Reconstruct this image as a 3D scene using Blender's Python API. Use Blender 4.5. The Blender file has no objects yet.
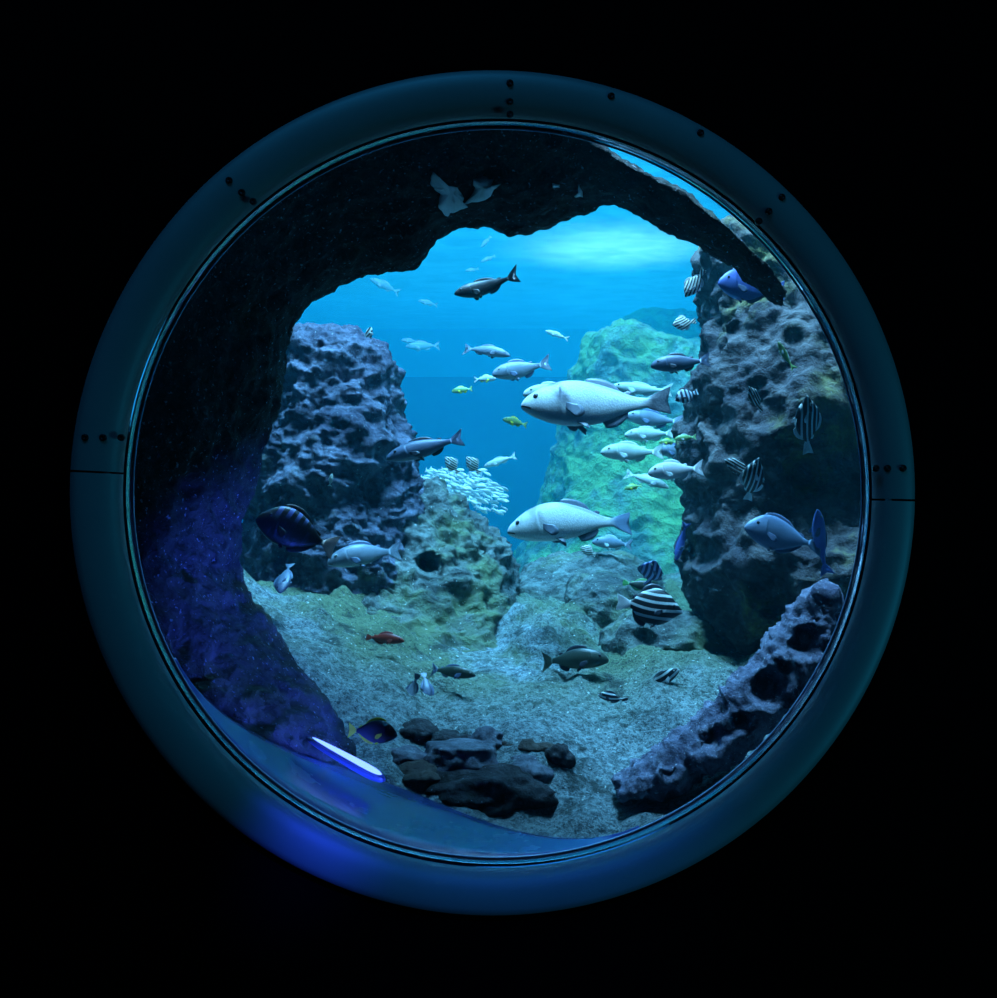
import bpy, bmesh, math, random
import numpy as np
from mathutils import Vector, Matrix, noise as N

random.seed(7)
PI = math.pi
SC = bpy.context.scene
COL = SC.collection
CH = 1.5                       # camera height
T = 0.466                      # tan of half the field of view
R = math.radians

def W(px, py, d):
    """a point d metres in front of the lens plane, seen at the photograph's (px, py)"""
    return Vector(((px - 498.5) / 498.5 * T * d, d, CH + (499 - py) / 498.5 * T * d))

def S(npx, d):
    return npx / 498.5 * T * d

# ------------------------------------------------------------------ materials
def nodes(name):
    m = bpy.data.materials.new(name); m.use_nodes = True
    nt = m.node_tree; nt.nodes.clear()
    out = nt.nodes.new('ShaderNodeOutputMaterial')
    return m, nt, out

def nn(nt, kind, **kw):
    n = nt.nodes.new(kind)
    for k, v in kw.items():
        if k in n.inputs.keys() if hasattr(n.inputs, 'keys') else False:
            n.inputs[k].default_value = v
        else:
            setattr(n, k, v)
    return n

def c4(c): return (c[0], c[1], c[2], 1.0)

def mixc(nt, fac, a, b):
    n = nt.nodes.new('ShaderNodeMix'); n.data_type = 'RGBA'; n.clamp_factor = True
    for sock, v in ((n.inputs[0], fac), (n.inputs[6], a), (n.inputs[7], b)):
        if isinstance(v, bpy.types.NodeSocket): nt.links.new(v, sock)
        elif isinstance(v, (int, float)): sock.default_value = v
        else: sock.default_value = c4(v)
    return n.outputs[2]

def math_n(nt, op, a, b=None, c=None, clamp=False):
    n = nt.nodes.new('ShaderNodeMath'); n.operation = op; n.use_clamp = clamp
    for sock, v in zip(n.inputs, (a, b, c)):
        if v is None: continue
        if isinstance(v, bpy.types.NodeSocket): nt.links.new(v, sock)
        else: sock.default_value = v
    return n.outputs[0]

def ramp(nt, v, lo, hi):
    n = nt.nodes.new('ShaderNodeMapRange'); n.interpolation_type = 'SMOOTHSTEP'
    nt.links.new(v, n.inputs[0]); n.inputs[1].default_value = lo; n.inputs[2].default_value = hi
    return n.outputs[0]

def noise_n(nt, vec, scale, detail=6, rough=.6, dist=0):
    n = nt.nodes.new('ShaderNodeTexNoise')
    n.inputs['Scale'].default_value = scale; n.inputs['Detail'].default_value = detail
    n.inputs['Roughness'].default_value = rough; n.inputs['Distortion'].default_value = dist
    nt.links.new(vec, n.inputs['Vector'])
    return n.outputs[0]

def coords(nt, which='Object'):
    return nt.nodes.new('ShaderNodeTexCoord').outputs[which]

def principled(nt, out, base, rough=.5, metal=0., spec=.5, normal=None):
    p = nt.nodes.new('ShaderNodeBsdfPrincipled')
    if isinstance(base, bpy.types.NodeSocket): nt.links.new(base, p.inputs['Base Color'])
    else: p.inputs['Base Color'].default_value = c4(base)
    if isinstance(rough, bpy.types.NodeSocket): nt.links.new(rough, p.inputs['Roughness'])
    else: p.inputs['Roughness'].default_value = rough
    p.inputs['Metallic'].default_value = metal
    p.inputs['Specular IOR Level'].default_value = spec
    if normal is not None: nt.links.new(normal, p.inputs['Normal'])
    nt.links.new(p.outputs[0], out.inputs['Surface'])
    return p

def bump(nt, h, strength, dist):
    b = nt.nodes.new('ShaderNodeBump'); b.inputs['Strength'].default_value = strength
    b.inputs['Distance'].default_value = dist; nt.links.new(h, b.inputs['Height'])
    return b.outputs[0]

def plain(name, c, rough=.5, metal=0., spec=.5, nscale=0, namt=.3):
    m, nt, out = nodes(name)
    if nscale:
        f = noise_n(nt, coords(nt), nscale)
        base = mixc(nt, f, [x * (1 - namt) for x in c], [min(1, x * (1 + namt)) for x in c])
    else: base = c
    principled(nt, out, base, rough, metal, spec)
    return m

def rock_mat(name, dark, light, moss=None, moss_at=(.5, .62), scale=6, bstr=.9, bdist=.03, fleck=None, fleck_at=(.62, .7)):
    m, nt, out = nodes(name)
    co = coords(nt)
    a = noise_n(nt, co, scale, 8, .65)
    b = noise_n(nt, co, scale * 5, 6, .7)
    v = nt.nodes.new('ShaderNodeTexVoronoi'); v.inputs['Scale'].default_value = scale * 4
    nt.links.new(co, v.inputs['Vector'])
    base = mixc(nt, ramp(nt, a, .35, .66), dark, light)
    base = mixc(nt, math_n(nt, 'MULTIPLY', ramp(nt, b, .42, .7), .7), base, [x * .35 for x in dark])
    if moss:
        mm = ramp(nt, noise_n(nt, co, scale * .45, 7, .7), *moss_at)
        base = mixc(nt, mm, base, mixc(nt, b, [x * .6 for x in moss], [x * 1.35 for x in moss]))
    if fleck:
        fl = ramp(nt, noise_n(nt, co, scale * 14, 3, .6), *fleck_at)
        base = mixc(nt, fl, base, fleck)
    h = math_n(nt, 'ADD', math_n(nt, 'MULTIPLY', a, .6), math_n(nt, 'MULTIPLY', b, .5))
    h = math_n(nt, 'ADD', h, math_n(nt, 'MULTIPLY', v.outputs[0], .35))
    principled(nt, out, base, .85, 0, .25, bump(nt, h, bstr, bdist))
    return m

def fish_mat(name, back, flank, belly, zr=.14, stripes=None, rough=.38, metal=0., scales=True, mouth=False, tail=None, bands=False):
    """stripes = (dark colour, frequency, tilt, threshold)"""
    m, nt, out = nodes(name)
    co = coords(nt)
    sp = nt.nodes.new('ShaderNodeSeparateXYZ'); nt.links.new(co, sp.inputs[0])
    x, y, z = sp.outputs
    base = mixc(nt, ramp(nt, z, -zr, -zr * .25), belly, flank)
    base = mixc(nt, ramp(nt, z, zr * .25, zr), base, back)
    blot = noise_n(nt, co, 7, 4, .6)
    base = mixc(nt, math_n(nt, 'MULTIPLY', ramp(nt, blot, .45, .75), .18), base, [c * .55 for c in back])
    if stripes:
        dk, fr, tilt, thr = stripes
        s = math_n(nt, 'ADD', math_n(nt, 'MULTIPLY', z, math.cos(tilt) * fr), math_n(nt, 'MULTIPLY', x, math.sin(tilt) * fr))
        s = math_n(nt, 'ADD', s, math_n(nt, 'MULTIPLY', math_n(nt, 'MULTIPLY', x, x), -fr * .35))
        s = math_n(nt, 'ADD', s, math_n(nt, 'MULTIPLY', noise_n(nt, co, 3, 2, .5), 1.2))
        s = math_n(nt, 'SINE', s)
        base = mixc(nt, ramp(nt, s, thr - .25, thr + .25), base, dk)
    if mouth:
        mz = math_n(nt, 'ABSOLUTE', math_n(nt, 'ADD', z, math_n(nt, 'ADD', .049, math_n(nt, 'MULTIPLY', math_n(nt, 'SUBTRACT', .5, x), .32))))
        mk = math_n(nt, 'MULTIPLY', ramp(nt, mz, .0075, .003), ramp(nt, x, .43, .445))
        base = mixc(nt, mk, base, (.02, .02, .025))
    if bands:                                       # dusky oblique bands over nape and back, dark cheek edge
        b1 = math_n(nt, 'ABSOLUTE', math_n(nt, 'SUBTRACT', x, math_n(nt, 'ADD', .225, math_n(nt, 'MULTIPLY', z, .5))))
        k1 = math_n(nt, 'MULTIPLY', ramp(nt, b1, .075, .02), ramp(nt, z, -.12, .02))
        b2 = math_n(nt, 'ABSOLUTE', math_n(nt, 'SUBTRACT', z, math_n(nt, 'ADD', .135, math_n(nt, 'MULTIPLY', x, .34))))
        k2 = math_n(nt, 'MULTIPLY', ramp(nt, b2, .022, .006), math_n(nt, 'MULTIPLY', ramp(nt, x, .09, .02), ramp(nt, x, -.34, -.24)))
        b3 = math_n(nt, 'ADD', math_n(nt, 'POWER', math_n(nt, 'SUBTRACT', x, .405), 2), math_n(nt, 'POWER', math_n(nt, 'SUBTRACT', z, .03), 2))
        k3 = ramp(nt, b3, .0030, .0010)
        kk = math_n(nt, 'MAXIMUM', math_n(nt, 'MAXIMUM', math_n(nt, 'MULTIPLY', k1, bands), math_n(nt, 'MULTIPLY', k2, .5)), math_n(nt, 'MULTIPLY', k3, .12))
        base = mixc(nt, kk, base, (.06, .07, .10))
    if tail:
        base = mixc(nt, ramp(nt, x, -.30, -.40), base, tail)
    nrm = None
    if scales:
        v = nt.nodes.new('ShaderNodeTexVoronoi'); v.inputs['Scale'].default_value = 80
        nt.links.new(co, v.inputs['Vector'])
        nrm = bump(nt, v.outputs[0], .12, .004)
        base = mixc(nt, math_n(nt, 'MULTIPLY', ramp(nt, v.outputs[0], .25, .75), .22), base, [c * .45 for c in back])
    principled(nt, out, base, rough, metal, .5, nrm)
    return m

# ------------------------------------------------------------------ object helpers
def link(o, parent=None):
    COL.objects.link(o)
    if parent: o.parent = parent
    return o

def mesh_from(name, bm, mats, smooth=True):
    me = bpy.data.meshes.new(name)
    bm.normal_update(); bm.to_mesh(me); bm.free()
    for m in (mats if isinstance(mats, (list, tuple)) else [mats]): me.materials.append(m)
    if smooth:
        for p in me.polygons: p.use_smooth = True
    return me

def obj(name, bm, mats, parent=None, smooth=True, loc=None):
    o = bpy.data.objects.new(name, mesh_from(name, bm, mats, smooth))
    if loc is not None: o.location = loc
    return link(o, parent)

def empty(name, loc=(0, 0, 0)):
    o = bpy.data.objects.new(name, None); o.location = loc; o.empty_display_size = .05
    return link(o)

def tag(o, label=None, cat=None, group=None, kind=None):
    if label: o['label'] = label
    if cat: o['category'] = cat
    if group: o['group'] = group
    if kind: o['kind'] = kind
    return o

def recenter(o, p):
    """move the origin of a world-built mesh to p without moving the surface"""
    o.data.transform(Matrix.Translation(-Vector(p))); o.location = p
    return o

def rings_bm(rings, closed_rows=False, caps=(True, True)):
    """rings: list of equal-length lists of Vectors, each a closed loop"""
    bm = bmesh.new()
    vs = [[bm.verts.new(p) for p in r] for r in rings]
    n = len(rings[0]); m = len(rings)
    for i in range(m if closed_rows else m - 1):
        a = vs[i]; b = vs[(i + 1) % m]
        for j in range(n):
            k = (j + 1) % n
            bm.faces.new((a[j], a[k], b[k], b[j]))
    if not closed_rows:
        for which, r in ((0, vs[0]), (1, vs[-1])):
            if not caps[which]: continue
            c = bm.verts.new(sum((v.co for v in r), Vector()) / n)
            for j in range(n):
                k = (j + 1) % n
                bm.faces.new((r[k], r[j], c) if which == 0 else (r[j], r[k], c))
    bmesh.ops.recalc_face_normals(bm, faces=bm.faces[:])
    bm.normal_update()
    return bm

def fbm(p, f, octv=5):
    return N.fractal(Vector(p) * f, 1.0, 2.0, octv)

def craggy(bm, terms, dents=(), seed=0):
    """terms: (amplitude, frequency, kind); dents: (centre, radius, direction*depth)"""
    bm.normal_update()
    off = Vector((seed * 13.7, seed * 5.1, seed * 7.3))
    mv = []
    for v in bm.verts:
        p = v.co + off; d = 0
        for a, f, k in terms:
            q = p * f
            if k == 'fbm': d += a * N.fractal(q, .9, 2.1, 6)
            elif k == 'ridge': d += a * (N.ridged_multi_fractal(q, .9, 2.1, 5, 1.0, 2.0) - 1.1)
            elif k == 'cell':
                dist, _ = N.voronoi(q); d += a * (dist[1] - dist[0] - .3)
            elif k == 'pit':
                dist, _ = N.voronoi(q); d -= a * max(0, .38 - dist[0]) * 2.6
        mv.append(v.normal * d)
    for v, m in zip(bm.verts, mv): v.co += m
    for dn in [d for d in dents if len(d) == 4]:          # a hollow opening toward the window
        ax, az, r, dep = dn
        for v in bm.verts:
            if v.normal.y > .25: continue
            sx, sz = v.co.x / v.co.y, (v.co.z - CH) / v.co.y
            t = math.hypot(sx - (ax - 498.5) / 498.5 * T, sz - (499 - az) / 498.5 * T) / (r / 498.5 * T)
            if t < 1: v.co += Vector((v.co.x, v.co.y, v.co.z - CH)).normalized() * dep * (1 - t ** 2.5)
    for c, r, dr in [d for d in dents if len(d) == 3]:
        for v in bm.verts:
            t = (v.co - c).length / r
            if t < 1: v.co += dr * (1 - t * t * (3 - 2 * t))
    bm.normal_update()

def hermite(pts, x):
    """smooth interpolation through (x, v) points sorted by x"""
    if x <= pts[0][0]: return pts[0][1]
    if x >= pts[-1][0]: return pts[-1][1]
    for i in range(len(pts) - 1):
        x0, v0 = pts[i]; x1, v1 = pts[i + 1]
        if x0 <= x <= x1:
            def sl(k):
                if k == 0: return (pts[1][1] - pts[0][1]) / (pts[1][0] - pts[0][0])
                if k == len(pts) - 1: return (pts[-1][1] - pts[-2][1]) / (pts[-1][0] - pts[-2][0])
                return (pts[k + 1][1] - pts[k - 1][1]) / (pts[k + 1][0] - pts[k - 1][0])
            h = x1 - x0; t = (x - x0) / h
            return ((2*t**3 - 3*t*t + 1) * v0 + (t**3 - 2*t*t + t) * h * sl(i) + (-2*t**3 + 3*t*t) * v1 + (t**3 - t*t) * h * sl(i + 1))

def box_bm(x0, x1, y0, y1, z0, z1):
    bm = bmesh.new(); bmesh.ops.create_cube(bm, size=1)
    for v in bm.verts:
        v.co = Vector(((x0 + x1) / 2 + v.co.x * (x1 - x0), (y0 + y1) / 2 + v.co.y * (y1 - y0), (z0 + z1) / 2 + v.co.z * (z1 - z0)))
    return bm

# ------------------------------------------------------------------ setting: dark room
WY = 1.5                                  # the room's side of the wall
black = plain('black_paint', (.0012, .0012, .0014), .9, 0, .05)
blackf = plain('dark_floor', (.004, .004, .005), .8, 0, .05)
CX, CZ = S(497.5 - 498.5, WY), S(499 - 493, WY)          # porthole centre
def wall_with_hole():
    bm = bmesh.new(); n = 128; r = .575
    for y in (WY, WY + .06):
        ring = []; outer = []
        for k in range(n):
            a = 2 * PI * k / n; c, s = math.cos(a), math.sin(a)
            ring.append(bm.verts.new((CX + r * c, y, CH + CZ + r * s)))
            m = max(abs(c) / 3.5, abs(s) / 1.5)
            outer.append(bm.verts.new((CX + c / m, y, CH + CZ + s / m)))
        for k in range(n):
            j = (k + 1) % n
            bm.faces.new((ring[k], ring[j], outer[j], outer[k]))
    bmesh.ops.recalc_face_normals(bm, faces=bm.faces[:])
    return bm
tag(obj('wall_front', wall_with_hole(), black, smooth=False), 'black wall around the round window', 'wall', kind='structure')
tag(obj('floor', box_bm(-3.5, 3.5, -2, WY, -.05, 0), blackf, smooth=False), 'black floor of the dark viewing room', 'floor', kind='structure')

# ------------------------------------------------------------------ porthole: metal ring, screws, pane, acrylic tunnel
win = empty('window_1', (CX, WY, CH + CZ))
tag(win, 'round porthole with wide blue-lit metal ring screwed to black wall', 'window', kind='structure')
def ring_metal(name, c1, c2):
    m, nt, out = nodes(name)
    co = coords(nt)
    f = noise_n(nt, co, 5, 5, .6)
    base = mixc(nt, f, c1, c2)
    g = noise_n(nt, co, 3, 3, .5)
    principled(nt, out, base, math_n(nt, 'ADD', .42, math_n(nt, 'MULTIPLY', g, .2)), .25, .4, bump(nt, noise_n(nt, co, 9, 4, .6), .05, .02))
    return m
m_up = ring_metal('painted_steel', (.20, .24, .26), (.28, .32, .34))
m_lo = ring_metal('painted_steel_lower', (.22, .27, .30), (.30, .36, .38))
def dev(deg):                              # the upper panel is slightly flattened at upper left
    return -.002 * math.exp(-((deg - 150) / 16) ** 2)
def ring_prof(deg):
    d = dev(deg)
    # (radius, y): from the wall outwards, over a rolled face, down to the pane
    return [(.5865 + d, WY + .004), (.5885 + d, WY - .006), (.588 + d, WY - .012), (.5855 + d, WY - .016), (.577 + d * .7, WY - .0185),
            (.566 + d * .4, WY - .019), (.552, WY - .0165), (.540, WY - .011), (.531, WY - .003), (.528, WY + .006), (.531, WY + .02), (.57, WY + .02)]
def ring_part(name, a0, a1, mat):
    n = int(abs(a1 - a0) / 1.5)
    rings = []
    for k in range(n + 1):
        dg = a0 + (a1 - a0) * k / n; a = R(dg); c, s = math.cos(a), math.sin(a)
        rings.append([Vector((r * c - .0075 * max(0, min(1, (r - .53) / .06)), y - WY, r * s)) for r, y in ring_prof(dg)])
    o = obj(name, rings_bm(rings), mat, win)
    o.data.set_sharp_from_angle(angle=R(50))
    return o
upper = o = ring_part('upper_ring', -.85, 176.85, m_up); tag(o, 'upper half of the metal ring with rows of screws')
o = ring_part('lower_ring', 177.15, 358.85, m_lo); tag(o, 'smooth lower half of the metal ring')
m_screw = plain('dark_screw', (.012, .014, .016), .45, .6)
m_slot = plain('screw_slot', (.03, .05, .06), .3, .9)
def screw(px, py):
    x = S(px - 498.5, WY - .03) - CX; z = S(499 - py, WY - .03) - CZ
    r = math.hypot(x, z); r = math.hypot(x + .0075 * max(0, min(1, (r - .53) / .06)), z); dg = math.degrees(math.atan2(z, x))
    prof = ring_prof(dg)
    yy = None
    for (r0, y0), (r1, y1) in zip(prof[2:9], prof[3:10]):
        if r1 <= r <= r0: yy = y0 + (y1 - y0) * (r - r0) / (r1 - r0)
    if yy is None: yy = WY - .018
    bm = bmesh.new()
    rg = []
    for rr, dy in ((.005, .004), (.005, -.001), (.004, -.003), (.0024, -.0037), (.002, -.0026)):
        rg.append([Vector((rr * math.cos(t * PI / 8), dy, rr * math.sin(t * PI / 8))) for t in range(16)])
    bm.free()
    o = obj('screw', rings_bm(rg), m_screw, upper); o.location = (x, yy - WY, z)
for p in ((82, 437), (99, 437), (118, 437), (227, 178), (239, 189), (251, 199), (510, 80), (510, 97), (510, 111),
          (784, 195), (772, 208), (761, 219), (879, 468), (892, 468), (906, 468), (612, 93), (702, 130)):
    screw(*p)

# acrylic tunnel: its length grows towards the bottom left, where the sill shows
def liner_len(deg):
    deg = (deg + 360) % 360
    k = max(0, 1 - abs(((deg - 250 + 180) % 360 - 180)) / 75)
    k = k * k * (3 - 2 * k)
    return .036 + .035 * k
def acrylic_tunnel():
    bm = bmesh.new(); n = 240; rings = []
    prof = [(0, .5275), (.25, .5272), (.5, .527), (.75, .5272), (1, .5275)]
    for k in range(n):
        a = 2 * PI * k / n; L = liner_len(math.degrees(a)); c, s = math.cos(a), math.sin(a)
        rings.append([Vector((r * c, .012 + L * t, r * s)) for t, r in prof] + [Vector(((r + .02) * c, .012 + L * t, (r + .02) * s)) for t, r in reversed(prof)])
    bm.free()
    return rings_bm(rings, closed_rows=True)
def tunnel_mat():
    m, nt, out = nodes('polished_acrylic_wall')
    co = coords(nt)
    nrm = bump(nt, noise_n(nt, co, 22, 3, .5), .06, .01)
    principled(nt, out, (.075, .11, .17), .05, .85, .5, nrm)
    return m
o = obj('acrylic_tunnel', acrylic_tunnel(), tunnel_mat(), win); tag(o, 'polished clear acrylic rim reflecting the tank')
def sill():
    rings = []; n = 110
    for k in range(n + 1):
        dg = 207 + (293 - 207) * k / n; a = R(dg); c, s_ = math.cos(a), math.sin(a)
        t = max(0, 1 - abs((dg - 250) / 42)); t = t * t * (3 - 2 * t)
        L = .004 + .265 * t
        top = [Vector(((.527 - .004 * q) * c, .05 + L * q, (.527 - .004 * q) * s_)) for q in (0, .2, .4, .6, .8, .97)]
        top.append(Vector((.5245 * c, .05 + L, .5245 * s_)))
        rings.append(top + [Vector((v.x * 1.05, v.y, v.z * 1.05)) for v in reversed(top)])
    return rings_bm(rings)
def sill_mat():
    m, nt, out = nodes('hazy_acrylic_sill')
    co = coords(nt)
    nrm = bump(nt, noise_n(nt, co, 12, 4, .6), .12, .012)
    principled(nt, out, mixc(nt, noise_n(nt, co, 5, 4, .6), (.010, .022, .10), (.03, .07, .30)), ramp(nt, noise_n(nt, co, 4, 5, .6), .1, 1.6), .0, .28, nrm)
    return m
o = obj('sill', sill(), sill_mat(), win); tag(o, 'hazy blue-lit acrylic ledge along the bottom of the porthole')
bmg = bmesh.new()
rings = []
for k in range(240):
    a = 2 * PI * k / 240; c, s = math.cos(a), math.sin(a)
    rings.append([Vector(((.5255 + .0018 * math.cos(t * PI / 4)) * c, .046 +   .0022 * math.sin(t * PI / 4), (.5255 + .0018 * math.cos(t * PI / 4)) * s)) for t in range(8)])
bmg.free()
o = obj('seal_bead', rings_bm(rings, closed_rows=True), plain('clear_sealant', (.14, .22, .36), .3, .5), win); tag(o, 'thin shiny bead of sealant inside the rim')
def glass_mat():
    m, nt, out = nodes('clear_acrylic')
    g = nt.nodes.new('ShaderNodeBsdfGlass'); g.inputs['IOR'].default_value = 1.33; g.inputs['Roughness'].default_value = 0
    g.inputs['Color'].default_value = (1, 1, 1, 1)
    nt.links.new(g.outputs[0], out.inputs['Surface'])
    return m
rg = [[Vector((.534 * math.cos(2 * PI * k / 160), y, .534 * math.sin(2 * PI * k / 160))) for k in range(160)] for y in (.014, .03)]
obj('pane', rings_bm(rg), glass_mat(), win, smooth=False)

# ------------------------------------------------------------------ the tank: water, surface, walls
TZ0, TZ1, TX, TY = CH - 2.2, CH + 1.9, 4.0, 12.0
def water_mat(name, dens):
    m, nt, out = nodes(name)
    ab = nt.nodes.new('ShaderNodeVolumeAbsorption'); ab.inputs['Density'].default_value = .34
    ab.inputs['Color'].default_value = (.04, .80, .93, 1)
    sc = nt.nodes.new('ShaderNodeVolumeScatter'); sc.inputs['Density'].default_value = dens
    sc.inputs['Color'].default_value = (.04, .72, .96, 1); sc.inputs['Anisotropy'].default_value = .1
    ad = nt.nodes.new('ShaderNodeAddShader')
    nt.links.new(ab.outputs[0], ad.inputs[0]); nt.links.new(sc.outputs[0], ad.inputs[1])
    nt.links.new(ad.outputs[0], out.inputs['Volume'])
    return m
tag(obj('water', box_bm(-TX, TX, WY + .07, 3.3, TZ0, TZ1), water_mat('clear_sea_water', .02), smooth=False), 'clear sea water between the window and the outcrop', 'water', kind='stuff')
tag(obj('water', box_bm(-TX, TX, 3.301, TY, TZ0, TZ1), water_mat('milky_sea_water', .20), smooth=False), 'hazy blue sea water filling the open tank behind', 'water', kind='stuff')
def surface_mat():
    m, nt, out = nodes('rippled_water_surface')
    co = coords(nt)
    mp = nt.nodes.new('ShaderNodeMapping'); mp.inputs['Scale'].default_value = (1, 1.6, 1); nt.links.new(co, mp.inputs[0])
    h = noise_n(nt, mp.outputs[0], 3.2, 5, .55, .6)
    tl = nt.nodes.new('ShaderNodeBsdfTranslucent'); tl.inputs[0].default_value = (.75, .95, 1, 1)
    tr = nt.nodes.new('ShaderNodeBsdfTransparent'); tr.inputs[0].default_value = (.85, .97, 1, 1)
    gl = nt.nodes.new('ShaderNodeBsdfGlossy'); gl.inputs['Roughness'].default_value = .12; gl.inputs[0].default_value = (.8, .9, 1, 1)
    b = bump(nt, h, .5, .10)
    nt.links.new(b, tl.inputs['Normal']); nt.links.new(b, gl.inputs['Normal'])
    mx = nt.nodes.new('ShaderNodeMixShader'); nt.links.new(math_n(nt, 'ADD', .35, math_n(nt, 'MULTIPLY', ramp(nt, h, .25, .8), .35)), mx.inputs[0])
    m2 = nt.nodes.new('ShaderNodeMixShader'); m2.inputs[0].default_value = .12
    nt.links.new(tl.outputs[0], m2.inputs[1]); nt.links.new(gl.outputs[0], m2.inputs[2])
    nt.links.new(tr.outputs[0], mx.inputs[1]); nt.links.new(m2.outputs[0], mx.inputs[2])
    nt.links.new(mx.outputs[0], out.inputs['Surface'])
    return m
bm = bmesh.new(); bmesh.ops.create_grid(bm, x_segments=120, y_segments=150, size=1)
for v in bm.verts:
    x, y = v.co.x * TX, (v.co.y + 1) / 2 * (TY - WY - .1) + WY + .1
    v.co = Vector((x, y, TZ1 + .01 + .012 * N.noise(Vector((x * 2.2, y * 3, 0))) + .006 * N.noise(Vector((x * 6, y * 8, 3)))))
tag(obj('water_surface', bm, surface_mat()), 'rippled bright water surface seen from below', 'water', kind='stuff')
def tank_paint(name, c):
    return plain(name, c, .7, 0, .3, 1.5, .12)
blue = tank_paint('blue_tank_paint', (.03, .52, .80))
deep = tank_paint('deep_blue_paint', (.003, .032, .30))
LZ = CH + S(499 - 377, 8.0)
def st(name, bm, m, label):
    return tag(obj(name, bm, m, smooth=False), label, name.split('_')[0], kind='structure')
st('wall_back', box_bm(-TX, TX, TY, TY + .1, TZ0, TZ1 + .4), blue, 'pale blue back wall of the tank above the ledge')
st('wall_left', box_bm(-TX - .1, -TX, WY + .07, TY, TZ0, TZ1 + .4), blue, 'blue left side wall of the tank')
st('wall_right', box_bm(TX, TX + .1, WY + .07, TY, TZ0, TZ1 + .4), blue, 'blue right side wall of the tank')
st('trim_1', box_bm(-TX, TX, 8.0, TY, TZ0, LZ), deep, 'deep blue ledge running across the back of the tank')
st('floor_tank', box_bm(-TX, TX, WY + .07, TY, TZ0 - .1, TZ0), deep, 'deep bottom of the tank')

# ------------------------------------------------------------------ rocks
m_arch = rock_mat('dark_cave_rock', (.022, .024, .026), (.065, .065, .06), (.04, .05, .025), (.52, .66), 9, 1.0, .05, (.35, .38, .45), (.62, .72))
m_col = rock_mat('purple_grey_reef_rock', (.045, .048, .085), (.19, .20, .28), (.17, .19, .13), (.58, .72), 8, 1.0, .035, (.6, .62, .62), (.66, .76))
m_mound = rock_mat('mossy_reef_rock', (.065, .08, .08), (.24, .27, .25), (.13, .17, .08), (.44, .64), 8, 1.0, .035, (.62, .66, .6), (.64, .75))
m_pil = rock_mat('brown_pillar_rock', (.045, .042, .055), (.17, .15, .15), (.22, .20, .07), (.52, .66), 6, 1.0, .035, (.4, .42, .42), (.70, .78))
m_far = rock_mat('green_algae_rock', (.06, .17, .16), (.22, .47, .38), (.15, .43, .16), (.44, .58), 6, 1.0, .06, (.6, .8, .7), (.68, .76))
m_stone = rock_mat('black_volcanic_stone', (.012, .012, .014), (.05, .05, .06), None, (.5, .6), 14, .9, .015, (.45, .5, .6), (.68, .76))
m_pale = rock_mat('pale_blue_grey_stone', (.06, .065, .09), (.17, .18, .23), None, (.5, .6), 14, .7, .01, (.6, .65, .75), (.66, .76))
m_brown = rock_mat('brown_stone', (.03, .022, .02), (.09, .07, .06), None, (.5, .6), 14, .9, .015)
m_rim = rock_mat('violet_reflected_rock', (.10, .10, .17), (.30, .30, .42), None, (.5, .6), 12, 1.0, .02, (.65, .65, .75), (.62, .72))

def bez(a, b, c, t): return a * (1 - t) ** 2 + b * (2 * t * (1 - t)) + c * t * t
def resample(seq, n):
    """arc-length resample of tuples of numbers along the first two entries"""
    ds = [0]
    for p, q in zip(seq, seq[1:]): ds.append(ds[-1] + math.hypot(q[0] - p[0], q[1] - p[1]))
    out = []
    cols = [[(d, p[i]) for d, p in zip(ds, seq)] for i in range(len(seq[0]))]
    for k in range(n):
        x = ds[-1] * k / (n - 1)
        out.append([np.interp(x, ds, [v for _, v in c]) for c in cols])
    return out
# (inner edge px, py, outer edge px, py, depth of the inner edge, back factor)
ARCH = [(783, 305, 785, 293, 1.92, .0), (774, 306, 773, 274, 1.92, .0), (755, 292, 754, 257, 1.92, .0), (730, 272, 728, 229, 1.92, .0), (700, 250, 699, 208, 1.92, .0),
        (680, 237, 676, 193, 1.92, .0), (650, 218, 646, 177, 1.92, .0), (625, 206, 618, 160, 1.93, .0), (600, 206, 592, 146, 1.95, .1), (575, 215, 560, 108, 2.0, .7),
        (545, 228, 535, 104, 2.0, .9), (510, 231, 505, 102, 2.0, 1), (480, 228, 475, 103, 2.0, 1), (455, 228, 445, 106, 2.0, 1), (435, 240, 415, 113, 2.0, 1),
        (415, 268, 385, 122, 2.02, 1), (380, 275, 330, 141, 2.05, 1), (340, 285, 275, 176, 2.05, 1), (310, 300, 225, 221, 2.05, 1), (290, 325, 190, 266, 2.05, 1),
        (285, 345, 156, 310, 2.05, 1), (283, 380, 136, 360, 2.05, 1), (275, 410, 121, 410, 2.05, 1), (262, 450, 111, 460, 2.05, 1), (252, 490, 109, 500, 2.05, 1),
        (243, 525, 111, 540, 2.05, 1), (243, 565, 118, 580, 2.05, 1), (258, 600, 136, 640, 2.03, 1), (290, 640, 161, 700, 2.0, 1), (318, 680, 196, 750, 1.97, 1),
        (345, 720, 236, 795, 1.94, 1), (366, 752, 286, 835, 1.92, 1)]
rings = []
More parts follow.
